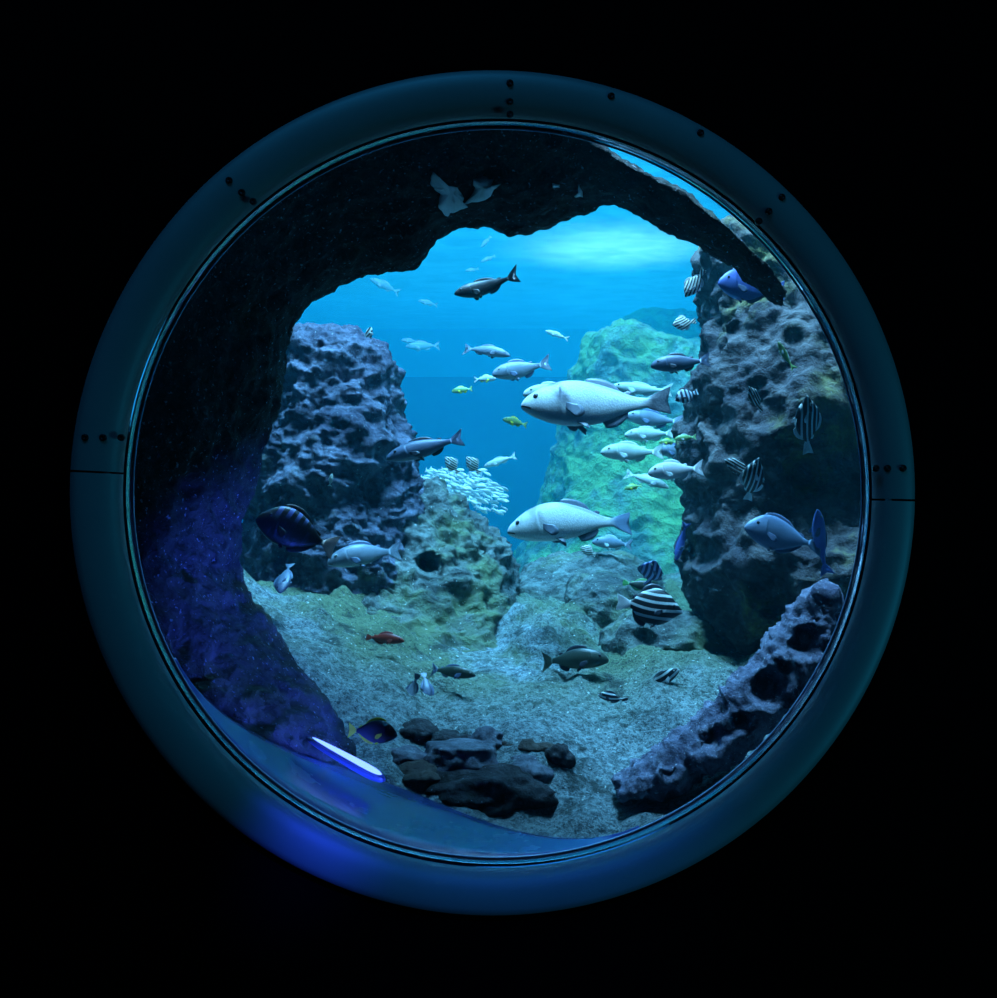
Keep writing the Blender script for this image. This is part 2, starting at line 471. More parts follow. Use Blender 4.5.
for ax, ay, ox, oy, d, bk in resample(ARCH, 420):
    A = W(ax, ay, d); O = W(ox, oy, 1.70 + .12 * (1 - bk)) 
    k = 1 + .22 * bk
    OB = W(498 + (ox - 498) * k, 493 + (oy - 493) * k, d + .06 + .24 * bk)
    th = (W(ox, oy, d) - A)
    Cf = W(ax + (ox - ax) * .22, ay + (oy - ay) * .22, d - .08 - .14 * bk)      # front face swells toward the room
    A2 = A + Vector((0, .07, 0)) + th * .02
    Cb = A + Vector((0, .05 + .15 * bk, 0)) + th * .12
    r = [bez(O, Cf, A, t / 56) for t in range(56)] + [bez(A, Cb, OB, t / 18) for t in range(18)] + [OB.lerp(O, t / 8) for t in range(8)]
    rings.append(r)
bm = rings_bm(rings)
craggy(bm, [(.016, 3.6, 'fbm'), (.008, 8, 'fbm'), (.014, 13, 'pit'), (.008, 26, 'fbm')], seed=1)
c = W(150, 700, 1.85)
arch = tag(recenter(obj('rock_arch', bm, m_arch), W(200, 720, 1.9)), 'dark cave rock framing the left side and top of the porthole opening', 'rock')

def loft(name, levels, mat, n=150, rows=150, terms=(), dents=(), seed=0, power=2.4, base=None):
    """levels: (py, x left px, x right px, depth of the front, depth of the back) read at the depth of the middle"""
    cols = list(zip(*[(py, xl, xr, f, b) for py, xl, xr, f, b in levels]))
    pys = cols[0]
    rings = []
    for i in range(rows):
        py = pys[0] + (pys[-1] - pys[0]) * (i / (rows - 1))
        xl, xr, f, b = [hermite(list(zip(pys, c)), py) for c in cols[1:]]
        dm = (f + b) / 2
        a, z = W(xl, py, dm), W(xr, py, dm)
        cx, rx, ry = (a.x + z.x) / 2, (z.x - a.x) / 2, (b - f) / 2
        ring = []
        for k in range(n):
            t = 2 * PI * k / n; cc, ss = math.cos(t), math.sin(t)
            q = (abs(cc) ** power + abs(ss) ** power) ** (-1 / power)
            ring.append(Vector((cx + rx * cc * q, dm + ry * ss * q, a.z)))
        rings.append(ring)
    bm = rings_bm(rings)
    craggy(bm, terms, dents, seed)
    o = obj(name, bm, mat)
    p = rings[-1]; cen = sum(p, Vector()) / n
    return recenter(o, cen)

# left column and the mossy mound at its foot
o = loft('rock_column', [(332, 322, 344, 2.98, 3.10), (336, 306, 358, 2.92, 3.16), (345, 290, 372, 2.86, 3.2), (362, 281, 386, 2.81, 3.26), (395, 272, 402, 2.76, 3.3), (440, 264, 411, 2.72, 3.34), (490, 257, 416, 2.69, 3.36),
                         (540, 250, 424, 2.66, 3.38), (650, 240, 430, 2.62, 3.40)], m_col, 230, 250,
         [(.040, 4.5, 'fbm'), (.022, 8, 'ridge'), (.022, 13, 'pit'), (.012, 30, 'fbm')], seed=2)
tag(o, 'tall rounded purple-grey rock column on the left behind the sand', 'rock', kind=None)
hole = W(428, 563, 2.70)
o = loft('rock_mound', [(484, 395, 436, 2.98, 3.2), (494, 370, 450, 2.93, 3.25), (508, 350, 468, 2.88, 3.3), (522, 330, 486, 2.84, 3.34), (545, 305, 503, 2.77, 3.36), (572, 285, 514, 2.70, 3.38), (600, 265, 524, 2.62, 3.38), (630, 255, 535, 2.52, 3.38), (660, 250, 545, 2.42, 3.38)],
         m_mound, 200, 150, [(.035, 5, 'fbm'), (.020, 10, 'ridge'), (.016, 18, 'pit'), (.010, 34, 'fbm')], [(428, 563, 12, .14), (385, 596, 12, .025), (480, 556, 10, .02)], seed=3)
tag(o, 'low mossy rock mound with a dark round hole at the foot of the left column', 'rock')

# right pillar
o = loft('rock_pillar', [(196, 785, 1010, 2.62, 3.0), (212, 760, 1010, 2.56, 3.0), (228, 733, 1020, 2.50, 3.04), (242, 710, 1020, 2.46, 3.04), (264, 706, 1020, 2.42, 3.05), (310, 716, 1020, 2.36, 3.06), (350, 708, 1020, 2.31, 3.07), (390, 698, 1020, 2.27, 3.06), (430, 689, 1020, 2.25, 3.05), (470, 687, 1020, 2.27, 3.05),
                         (505, 691, 1020, 2.27, 3.05), (530, 688, 1020, 2.19, 3.04), (560, 682, 1020, 2.14, 3.02), (600, 686, 1020, 2.16, 3.0), (630, 702, 1020, 2.24, 2.98), (655, 728, 1020, 2.36, 2.95), (720, 740, 1020, 2.44, 2.9)],
         m_pil, 240, 240, [(.045, 3.4, 'fbm'), (.022, 8, 'ridge'), (.022, 12, 'pit'), (.010, 30, 'fbm')],
         [(702, 553, 18, .08), (716, 420, 18, .06), (765, 412, 22, .06), (735, 330, 12, .04), (800, 470, 20, .06), (770, 590, 26, .06)], seed=4, power=3.0)
tag(o, 'massive brown rock pillar with yellowish growth filling the right side', 'rock')

# far algae rocks
o = loft('rock_outcrop', [(330, 600, 640, 4.25, 4.6), (336, 590, 660, 4.15, 4.8), (350, 582, 690, 4.05, 5.0), (375, 577, 712, 3.98, 5.1), (410, 568, 740, 3.9, 5.2), (450, 557, 760, 3.82, 5.2), (490, 546, 770, 3.74, 5.2), (530, 532, 780, 3.66, 5.2), (560, 516, 790, 3.6, 5.2), (640, 490, 800, 3.5, 5.2)],
         m_far, 170, 170, [(.07, 1.8, 'fbm'), (.02, 6, 'ridge'), (.018, 11, 'pit'), (.008, 26, 'fbm')], seed=5)
tag(o, 'large pale green algae-covered rock rising behind the swimming fish', 'rock')
o = loft('rock_outcrop', [(316, 640, 680, 6.4, 6.9), (322, 622, 720, 6.3, 7.0), (340, 612, 740, 6.2, 7.1), (380, 606, 760, 6.1, 7.2), (480, 600, 780, 6.0, 7.3)],
         m_far, 90, 70, [(.08, 1.6, 'fbm'), (.03, 6, 'ridge')], seed=6)
tag(o, 'hazy far rock barely showing above the pale green outcrop', 'rock')
# low boulder in front of the outcrop, and knolls on the sand
for lv, mat, lab, sd in (
    ([(552, 560, 600, 3.15, 3.4), (558, 540, 630, 3.1, 3.45), (575, 520, 655, 3.0, 3.5), (600, 505, 670, 2.95, 3.5), (640, 500, 680, 2.9, 3.5)], m_mound, 'low broad mossy rock at the back edge of the sand', 7),
    ([(581, 584, 618, 2.80, 2.95), (587, 574, 632, 2.76, 3.0), (605, 570, 645, 2.72, 3.02), (640, 568, 655, 2.7, 3.02)], m_mound, 'small grey boulder behind the striped fish at the centre right', 8),
    ([(612, 645, 690, 2.48, 2.70), (620, 628, 702, 2.42, 2.74), (638, 615, 708, 2.38, 2.76), (655, 611, 708, 2.38, 2.76), (668, 618, 704, 2.41, 2.74), (690, 622, 700, 2.44, 2.7)], m_mound, 'rounded mossy boulder with dark hollow beneath, against the right pillar foot', 9)):
    o = loft('boulder', lv, mat, 110, 90, [(.028, 4, 'fbm'), (.012, 12, 'ridge'), (.010, 18, 'pit')], ([(668, 666, 17, .14), (645, 640, 12, .04)] if sd == 9 else []), seed=sd)
    tag(o, lab, 'rock', 'boulders on the sand')

# sand floor
def floor_z(x, y):
    z = hermite([(1.55, -.57), (1.75, -.55), (1.92, -.525), (2.1, -.47), (2.35, -.415), (2.8, -.355), (3.3, -.275), (3.55, -.26), (3.9, -.45), (4.6, -1.0), (6, -1.5)], y)
    z += .05 * N.fractal(Vector((x * 1.6, y * 1.6, 4)), 1, 2, 3)
    if x < -.15: z += min(.22, (-.15 - x) * .42) * max(0, 1 - abs(y - 2.1) / .75)
    if x > .25: z += min(.12, (x - .25) * .24) * max(0, 1 - abs(y - 2.2) / .6)
    z += .12 * math.exp(-((x + .5) / .42) ** 2 - ((y - 2.75) / .5) ** 2)
    return CH + z
def sand():
    bm = bmesh.new(); nx, ny = 330, 380
    vs = []
    for j in range(ny + 1):
        t = j / ny; y = 1.60 + 4.2 * t ** 1.7
        row = []
        for i in range(nx + 1):
            x = -1.5 + 3.2 * i / nx
            z = floor_z(x, y) if 1 else 0
            p = Vector((x, y, 0))
            z += .018 * N.fractal(p * 6, .8, 2.1, 6) + .006 * N.fractal(p * 24, .9, 2.1, 4)
            lump = N.fractal(p * 4.2 + Vector((3, 9, 2)), .8, 2.2, 4)
            z += .085 * max(0, lump - .06) * min(1, max(.35, (y - 1.9) * 1.6)) + .014 * max(0, N.fractal(p * 13, .8, 2.2, 4) - .1)
            row.append(bm.verts.new((x, y, z)))
        vs.append(row)
    for j in range(ny):
        for i in range(nx):
            bm.faces.new((vs[j][i], vs[j][i + 1], vs[j + 1][i + 1], vs[j + 1][i]))
    return bm
def sand_mat():
    m, nt, out = nodes('mossy_coarse_sand')
    co = coords(nt)
    g = noise_n(nt, co, 60, 6, .8); b = noise_n(nt, co, 9, 7, .7); c = noise_n(nt, co, 2.6, 6, .65)
    base = mixc(nt, ramp(nt, g, .35, .65), (.09, .125, .14), (.44, .53, .56))
    sp = nt.nodes.new('ShaderNodeSeparateXYZ'); nt.links.new(co, sp.inputs[0])
    far = ramp(nt, sp.outputs[1], .42, .8)            # growth begins away from the window
    moss = math_n(nt, 'MULTIPLY', ramp(nt, c, .34, .56), math_n(nt, 'ADD', math_n(nt, 'MULTIPLY', far, .85), .06))
    base = mixc(nt, moss, base, mixc(nt, g, (.05, .08, .035), (.27, .34, .17)))
    base = mixc(nt, math_n(nt, 'MULTIPLY', ramp(nt, b, .53, .64), .85), base, (.035, .05, .045))
    base = mixc(nt, ramp(nt, noise_n(nt, co, 110, 2, .5), .67, .74), base, (.8, .85, .82))
    sk = noise_n(nt, co, 150, 3, .7)
    base = mixc(nt, math_n(nt, 'MULTIPLY', ramp(nt, sk, .46, .36), .75), base, (.03, .05, .06))
    h = math_n(nt, 'ADD', math_n(nt, 'MULTIPLY', g, .6), math_n(nt, 'ADD', math_n(nt, 'MULTIPLY', sk, .5), math_n(nt, 'MULTIPLY', b, .9)))
    principled(nt, out, base, .9, 0, .2, bump(nt, h, 1.0, .022))
    return m
o = recenter(obj('sand_bed', sand(), sand_mat()), (0, 1.6, CH - .57))
tag(o, 'sloping bed of coarse sand with green growth across the tank bottom', 'sand', kind='stuff')

# a pitted rock's reflection in the lower right rim, built as solid rock
PR = [(824, 592, 3), (822, 597, 9), (816, 614, 18), (804, 640, 24), (790, 664, 28), (770, 690, 28), (744, 716, 26), (712, 742, 24), (676, 764, 20), (640, 780, 14), (616, 788, 6)]
rings = []
pts = resample(PR, 120)
for i, (px, py, r) in enumerate(pts):
    d = 1.88
    c = W(px, py, d); q = pts[min(i + 1, 119)]; p0 = pts[max(i - 1, 0)]
    tan = (W(q[0], q[1], d) - W(p0[0], p0[1], d)).normalized()
    side = tan.cross(Vector((0, 1, 0))).normalized(); rr = S(r, d)
    rings.append([c + side * rr * math.cos(2 * PI * k / 48) + Vector((0, .09, 0)) * math.sin(2 * PI * k / 48) * (.4 + .6 * r / 28) for k in range(48)])
bm = rings_bm(rings)
dn = []
for px, py, r in ((816, 614, 9), (804, 640, 16), (770, 688, 17), (786, 668, 7), (742, 722, 8), (712, 738, 13), (728, 716, 6), (668, 770, 8)):
    dn.append((W(px, py, 1.80), S(r * 1.5, 1.8), Vector((0, .07, 0))))
craggy(bm, [(.024, 6, 'fbm'), (.014, 18, 'ridge'), (.010, 24, 'pit'), (.006, 50, 'fbm')], dn, seed=10)
tag(recenter(obj('rock_reflection', bm, m_rim), W(740, 760, 1.9)), 'reflection of a violet rock with round dark pits, built solid along the lower right rim', 'rock')
def pebble(name, px, py, w, h, d, mat, label, seed, depth=None, flat=0, group=None, cat='stone', rot=0):
    bm = bmesh.new(); bmesh.ops.create_icosphere(bm, subdivisions=4, radius=1)
    for v in bm.verts:
        p = v.co.copy()
        f = 1 + .30 * N.noise(p * 1.3 + Vector((seed * 3.1, 0, 7))) + .12 * N.fractal(p * 3 + Vector((seed, 5, 1)), 1, 2, 4)
        dist, _ = N.voronoi(p * 1.4 + Vector((seed * 2.3, 1, 1)))
        f *= 1 - .28 * max(0, .45 - (dist[1] - dist[0]))
        v.co = p * f
        if flat and v.co.z > flat: v.co.z = flat + (v.co.z - flat) * .15
    ex = [(min(v.co[i] for v in bm.verts), max(v.co[i] for v in bm.verts)) for i in range(3)]
    hw, hh = S(w, d), S(h, d); dd = depth or (hw + hh) / 2
    for v in bm.verts:
        q = [(v.co[i] - (ex[i][0] + ex[i][1]) / 2) / (ex[i][1] - ex[i][0]) for i in range(3)]
        v.co = Vector((q[0] * hw, q[1] * dd, q[2] * hh))
    bmesh.ops.rotate(bm, verts=bm.verts, cent=(0, 0, 0), matrix=Matrix.Rotation(R(rot), 3, 'Y'))
    o = obj(name, bm, mat, loc=W(px, py, d))
    return tag(o, label, cat, group)
GS = 'dark stones heaped by the sill'
pebble('pebble', 806, 638, 15, 13, 1.84, m_pale, 'small round grey pebble sitting in a pit of the reflected violet rock', 31)
for a in (('stone', 484, 792, 156, 54, 1.91, m_stone, 'broad black stone at the bottom of the heap beside the sill', 1, .16),
          ('stone', 420, 780, 76, 40, 1.93, m_brown, 'dark reddish stone at the lower left of the heap', 2, .12),
          ('stone', 462, 762, 88, 40, 1.97, m_pale, 'large flat-topped speckled blue-grey stone in the middle of the heap', 3, .14, .5),
          ('stone', 524, 772, 80, 36, 1.965, m_pale, 'smooth grey stone right of the speckled stone', 4, .13),
          ('stone', 406, 760, 54, 28, 1.98, m_pale, 'pale rounded stone at the left end of the heap', 5, .10),
          ('stone', 528, 749, 70, 28, 2.03, m_brown, 'long brown slab lying at the back right of the heap', 6, .10),
          ('stone', 560, 757, 32, 30, 1.99, m_stone, 'knobbly black stone at the right end of the heap', 7, .08),
          ('stone', 486, 741, 44, 32, 2.03, m_pale, 'pale pointed stone standing at the top of the heap', 8, .08),
          ('stone', 497, 731, 28, 13, 2.09, m_stone, 'small dark stone peeping out behind the pale pointed stone', 9, .06),
          ('stone', 450, 740, 64, 20, 2.05, m_stone, 'thin black slab left of the pale pointed stone', 10, .09),
          ('stone', 416, 733, 48, 28, 2.06, m_stone, 'round black stone in front of the yellow-tailed fish\'s head', 11, .09),
          ('stone', 390, 752, 30, 20, 2.03, m_stone, 'small black stone under the yellow-tailed fish', 12, .07)):
    pebble(*a, group=GS) if len(a) < 11 else pebble(*a[:10], flat=a[10], group=GS)

# bright water showing through gaps in the overhang, put in as pale pads
m_gap = plain('pale_gap_pad', (.80, .90, .92), .6, 0, .4, 30, .35)
def gap_pad(px, py, outline, seed, thick=.012):
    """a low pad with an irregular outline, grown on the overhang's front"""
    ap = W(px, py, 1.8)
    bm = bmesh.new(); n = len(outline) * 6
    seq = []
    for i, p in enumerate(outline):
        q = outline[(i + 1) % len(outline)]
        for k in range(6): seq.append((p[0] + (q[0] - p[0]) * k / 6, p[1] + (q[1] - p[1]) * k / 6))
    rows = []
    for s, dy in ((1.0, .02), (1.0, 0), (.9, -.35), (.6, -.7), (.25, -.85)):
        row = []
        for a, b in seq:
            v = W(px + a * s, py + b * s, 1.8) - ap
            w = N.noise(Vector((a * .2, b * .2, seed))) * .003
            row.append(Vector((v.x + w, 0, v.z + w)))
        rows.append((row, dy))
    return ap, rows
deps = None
def place_gap_pad(px, py, outline, label, seed, dt):
    ap, rows = gap_pad(px, py, outline, seed)
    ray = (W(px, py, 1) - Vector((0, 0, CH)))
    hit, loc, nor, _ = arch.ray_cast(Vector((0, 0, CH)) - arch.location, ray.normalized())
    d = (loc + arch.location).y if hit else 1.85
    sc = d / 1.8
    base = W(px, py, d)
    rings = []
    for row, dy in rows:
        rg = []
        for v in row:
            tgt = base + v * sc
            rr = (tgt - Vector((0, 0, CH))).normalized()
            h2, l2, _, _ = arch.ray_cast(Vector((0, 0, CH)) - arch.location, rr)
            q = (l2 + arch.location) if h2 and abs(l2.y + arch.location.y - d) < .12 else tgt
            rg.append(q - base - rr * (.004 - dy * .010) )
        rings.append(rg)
    o = obj('pale_gap_pad', rings_bm(rings), m_gap, arch, loc=base - arch.location)
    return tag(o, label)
bpy.context.view_layer.update()
place_gap_pad(452, 192, [(-20, -18), (-12, -14), (-8, -6), (6, -4), (12, 6), (10, 14), (16, 16), (6, 20), (-2, 22), (-4, 26), (-8, 22), (-14, 14), (-12, 4), (-22, -8)], 'larger pale jagged pad for the bright gap in the top overhang, left of its twin', 1, 0)
place_gap_pad(483, 189, [(-11, -8), (0, -12), (10, -8), (8, -2), (18, -4), (10, 2), (8, 8), (2, 12), (-10, 14), (-20, 17), (-12, 8), (-8, 0)], 'smaller pale rounded pad for the bright gap in the top overhang, right of its twin', 2, 0)
place_gap_pad(579, 193, [(-1, -8), (2, -2), (4, 5), (-5, 4), (0, 0)], 'thin pale hook-shaped pad for a bright gap at the right of the overhang', 3, 0)
place_gap_pad(556, 186, [(-4, -2), (4, -1), (3, 3), (-3, 2)], 'tiny pale pad for a bright gap left of the hook-shaped one', 4, 0)

# ------------------------------------------------------------------ fish
# profiles for a fish of length 1: snout at x = .5, tail tip at x = -.5
P_PERCH = dict(
    up=[(-.34, .040), (-.27, .056), (-.15, .105), (0, .150), (.15, .160), (.28, .138), (.38, .098), (.455, .045), (.485, .012), (.5, -.022)],
    lo=[(-.34, -.036), (-.26, -.048), (-.16, -.090), (-.05, -.128), (.10, -.142), (.25, -.138), (.36, -.118), (.44, -.092), (.485, -.070), (.5, -.052)],
    wd=[(-.34, .012), (-.25, .026), (-.1, .060), (.08, .086), (.25, .088), (.37, .070), (.45, .042), (.485, .026), (.5, .012)],
    tail=(.155, .10, .165), dor=(.20, -.22, .052), anal=(-.06, -.23, .05), eye=(.375, .035, .024), pec=(.20, -.05), pel=(.12, .10))
P_DISC = dict(
    up=[(-.30, .055), (-.25, .085), (-.15, .20), (0, .285), (.13, .30), (.26, .245), (.36, .15), (.44, .065), (.485, .015), (.5, -.01)],
    lo=[(-.30, -.05), (-.25, -.075), (-.15, -.185), (0, -.265), (.13, -.265), (.26, -.215), (.36, -.14), (.44, -.075), (.485, -.045), (.5, -.03)],
    wd=[(-.30, .014), (-.22, .035), (-.05, .080), (.12, .10), (.27, .095), (.38, .065), (.46, .03), (.5, .010)],
    tail=(.13, .05, .19), dor=(.18, -.24, .07), anal=(-.02, -.24, .06), eye=(.36, .04, .034), pec=(.20, -.05), pel=(.14, .12))
P_SURG = dict(
    up=[(-.34, .030), (-.27, .050), (-.15, .125), (0, .190), (.15, .215), (.28, .190), (.38, .125), (.45, .055), (.485, .01), (.5, -.03)],
    lo=[(-.34, -.030), (-.26, -.052), (-.15, -.115), (0, -.180), (.15, -.20), (.28, -.18), (.38, -.14), (.45, -.10), (.485, -.075), (.5, -.055)],
    wd=[(-.34, .012), (-.22, .03), (-.05, .060), (.12, .08), (.27, .078), (.38, .058), (.46, .03), (.5, .010)],
    tail=(.14, .03, .16), dor=(.27, -.27, .045), anal=(.05, -.27, .04), eye=(.36, .055, .022), pec=(.22, -.04), pel=(.16, .07))
P_SLIM = dict(
    up=[(-.34, .026), (-.25, .040), (-.1, .080), (.08, .105), (.24, .100), (.36, .075), (.45, .036), (.485, .012), (.5, -.01)],
    lo=[(-.34, -.024), (-.25, -.038), (-.1, -.078), (.08, -.100), (.24, -.096), (.36, -.076), (.45, -.048), (.485, -.034), (.5, -.024)],
    wd=[(-.34, .010), (-.22, .026), (-.05, .052), (.12, .066), (.27, .062), (.38, .046), (.46, .026), (.5, .010)],
    tail=(.13, .11, .16), dor=(.16, -.24, .035), anal=(-.04, -.22, .032), eye=(.39, .02, .020), pec=(.23, -.025), pel=(.14, .06))
P_ROUND = dict(P_SLIM, tail=(.085, -.03, .15), dor=(.22, -.27, .05), anal=(.02, -.27, .045),
    up=[(x, z * 1.18) for x, z in P_SLIM['up']], lo=[(x, z * 1.12) for x, z in P_SLIM['lo']])
P_DART = dict(P_SLIM, tail=(.12, .10, .13),
    up=[(x, z * .72) for x, z in P_SLIM['up']], lo=[(x, z * .72) for x, z in P_SLIM['lo']])
P_BIG = dict(P_PERCH, tail=(.098, .05, .15), dor=(.06, -.25, .045), eye=(.405, .012, .021), pec=(.20, -.045),
    up=[(-.36, .034), (-.28, .050), (-.15, .105), (0, .152), (.10, .166), (.20, .158), (.30, .128), (.38, .086), (.44, .042), (.48, .006), (.5, -.026)],
    lo=[(-.36, -.032), (-.27, -.046), (-.16, -.086), (-.05, -.124), (.10, -.144), (.25, -.140), (.34, -.124), (.42, -.100), (.475, -.075), (.5, -.056)],
    wd=[(-.36, .012), (-.25, .024), (-.1, .056), (.08, .080), (.25, .082), (.36, .066), (.44, .042), (.485, .024), (.5, .012)])
SPECIES = dict(big=P_BIG, perch=P_PERCH, disc=P_DISC, surgeon=P_SURG, slim=P_SLIM, round=P_ROUND, dart=P_DART)

def bend_fn(b):
    def f(p):
        t = max(0, .25 - p.x)
        return Vector((p.x, p.y + b * t * t * 1.4, p.z))
    return f

def body_bm(S_, nx=44, nr=28, gill=True):
    rings = []
    xs = [.5 - .84 * (1 - math.cos(PI * .5 * (i / nx) ** .85)) if False else .5 - (.84) * (i / nx) ** 1.12 for i in range(nx + 1)]
    xs = [x for x in xs if x > S_['up'][0][0]] + [S_['up'][0][0]]
    for x in xs:
        u, l, w = hermite(S_['up'], x), hermite(S_['lo'], x), hermite(S_['wd'], x)
        c, h = (u + l) / 2, (u - l) / 2
        ring = []
        for k in range(nr):
            t = 2 * PI * k / nr
            z = c + h * math.sin(t)
            yy = w * math.copysign(abs(math.cos(t)) ** .85, math.cos(t))
            if gill:                                # the gill cover stands a little proud of the flank
                q = (z - c) / max(h, 1e-4)
                e = .245 - .085 * q * q + .02 * q
                f = max(0, 1 - (abs(q + .12) / .78) ** 3)
                if x > e: yy *= 1 + .085 * f * math.exp(-((x - e) / .05) ** 2)
                else: yy *= 1 - .085 * f * math.exp(-((x - e) / .012) ** 2)
            ring.append(Vector((x, yy, z)))
        rings.append(ring)
    # the tail grows out of the same skin
    th, fork, tl = S_['tail']; x0 = S_['up'][0][0]
    u0, l0, w0 = S_['up'][0][1], S_['lo'][0][1], S_['wd'][0][1]
    m = 9
    for i in range(1, m + 1):
        t = i / m; e = t ** .8
        u = u0 + (th - u0) * e; l = l0 + (-th - l0) * e
        w = max(.0022, w0 * (1 - t) ** 1.5)
        ring = []
        for k in range(nr):
            a = 2 * PI * k / nr; s = math.sin(a)
            z = (u + l) / 2 + (u - l) / 2 * s
            x = x0 - (tl - fork * .0) * t + (fork * (1 - abs(s) ** 1.3)) * t * t
            yy = w * math.cos(a) + (.0016 * math.sin(s * 34) * t if abs(math.cos(a)) > .05 else 0)
            ring.append(Vector((x, yy, z)))
        rings.append(ring)
    return rings_bm(rings)

def blade(rows):
    """rows: list of (root point, tip point); a thin fin blade with a slightly wavy rayed surface"""
    rings = []
    for i, (a, b) in enumerate(rows):
        wv = .0012 * (1 if i % 2 else -1)
        pts = [a.lerp(b, t) for t in (0, .35, .7, 1)]
        th = (.004, .003, .002, .0008)
        nrm = Vector((0, 1, 0)) if abs((b - a).normalized().y) < .8 else Vector((0, 0, 1))
        r = [p + nrm * (h + wv * k / 3) for k, (p, h) in enumerate(zip(pts, th))]
        r += [p - nrm * (h - wv * k / 3) for k, (p, h) in reversed(list(enumerate(zip(pts, th))))]
        rings.append(r)
    return rings_bm(rings)

def fin_bms(S_, scale_dor=1.0):
    out = []
    a, b, h = S_['dor']; n = 22; rows = []
    for i in range(n + 1):
        t = i / n; x = a + (b - a) * t
        u = hermite(S_['up'], x)
        hh = h * scale_dor * (math.sin(PI * min(1, t * 1.15 + .12)) ** .55 if t < .9 else .55) * (.72 + .28 * (1 if i % 2 == 0 else .75) if t < .55 else 1.0 - .25 * (t - .55))
        hh = max(hh, .004)
        rows.append((Vector((x, 0, u - .014)), Vector((x - hh * .55, 0, u + hh))))
    out.append(('dorsal_fin', blade(rows)))
    a, b, h = S_['anal']; n = 12; rows = []
    for i in range(n + 1):
        t = i / n; x = a + (b - a) * t
        l = hermite(S_['lo'], x)
        hh = max(.004, h * scale_dor * (math.sin(PI * min(1, .25 + t * .72)) ** .7))
        rows.append((Vector((x, 0, l + .012)), Vector((x - hh * .8, 0, l - hh))))
    out.append(('anal_fin', blade(rows)))
    px, pz = S_['pec']; w = hermite(S_['wd'], px) * .93
    for s in (1, -1):
        rows = []
        for i in range(9):
            t = i / 8
            root = Vector((px, s * w, pz + .020 - .040 * t))
            ln = .150 * (.50 + .50 * math.sin(PI * (.12 + .80 * t)))
            ang = -.22 - .55 * t
            rows.append((root, root + Vector((-ln * math.cos(ang) * .92, s * ln * .26, ln * math.sin(ang)))))
        out.append(('pectoral_fin', blade(rows)))
    px, h = S_['pel']; l = hermite(S_['lo'], px); w = hermite(S_['wd'], px) * .35
    for s in (1, -1):
        rows = []
        for i in range(6):
            t = i / 5
            root = Vector((px - .05 * t, s * w, l + .014))
            ln = h * (1 - .55 * t)
            rows.append((root, root + Vector((-ln * .85, s * ln * .25, -ln * .55))))
        out.append(('pelvic_fin', blade(rows)))
    return out

m_pupil = plain('eye_pupil', (.004, .004, .006), .08, 0, .8)
m_iris_s = plain('silver_iris', (.34, .36, .34), .3, .3)
m_iris_d = plain('dark_iris', (.05, .05, .06), .25, .2)
def eye_bm(S_, s, pupil=False):
    ex, ez, er = S_['eye']
    u, l, w = hermite(S_['up'], ex), hermite(S_['lo'], ex), hermite(S_['wd'], ex)
    c, h = (u + l) / 2, (u - l) / 2
    q = min(.99, abs((ez - c) / h)); y = w * (1 - q * q) ** .42 * 1.0
    rings = []
    if pupil: y += er * .07; er *= .66
    for i in range(9):
        a = PI * .5 * i / 8
        rings.append([Vector((ex + er * math.cos(a) * math.cos(2 * PI * k / 20), s * (y - .006 + er * (.93 if pupil else .62) * math.sin(a)), ez + er * math.cos(a) * math.sin(2 * PI * k / 20))) for k in range(20)])
    bm = rings_bm(rings)
    return bm

CACHE = {}
def meshes(spec, bend, bodym, finm, iris, full, tailm):
    key = (spec, bend, bodym.name, finm.name, iris.name, full, tailm.name if tailm else '')
    if key in CACHE: return CACHE[key]
    S_ = SPECIES[spec]; f = bend_fn(bend)
    def bendit(bm):
        for v in bm.verts: v.co = f(v.co)
        return bm
    parts = []
    b = bendit(body_bm(S_, 96 if full else 26, 30 if full else 16, full))
    if tailm:
        for fc in b.faces:
            if fc.calc_center_median().x < S_['up'][0][0] + .02: fc.material_index = 1
    fb = fin_bms(S_)
    if full:
        parts.append(('body', mesh_from('body', b, [bodym, tailm] if tailm else bodym)))
        for n, bm in fb: parts.append((n, mesh_from(n, bendit(bm), finm)))
        for s in (1, -1):
            parts.append(('eye', mesh_from('eye', bendit(eye_bm(S_, s)), iris)))
            parts.append(('pupil', mesh_from('pupil', bendit(eye_bm(S_, s, True)), m_pupil)))
    else:                                           # too small in the photograph to show parts
        base = mesh_from('fish', b, [bodym, tailm or finm])
        bm = bmesh.new(); bm.from_mesh(base)
        for n, q in fb:
            tmp = mesh_from('tmp', bendit(q), finm)
            k = len(bm.faces); bm.from_mesh(tmp); bm.faces.ensure_lookup_table()
            for fc in bm.faces[k:]: fc.material_index = 1
            bpy.data.meshes.remove(tmp)
        for s in (1, -1):
            tmp = mesh_from('tmp', bendit(eye_bm(S_, s)), [m_pupil])
            k = len(bm.faces); bm.from_mesh(tmp); bm.faces.ensure_lookup_table()
            for fc in bm.faces[k:]: fc.material_index = 2
            bpy.data.meshes.remove(tmp)
        bm.to_mesh(base); bm.free(); base.materials.append(m_pupil)
        for p in base.polygons: p.use_smooth = True
        parts.append(('fish', base))
    CACHE[key] = parts
    return parts

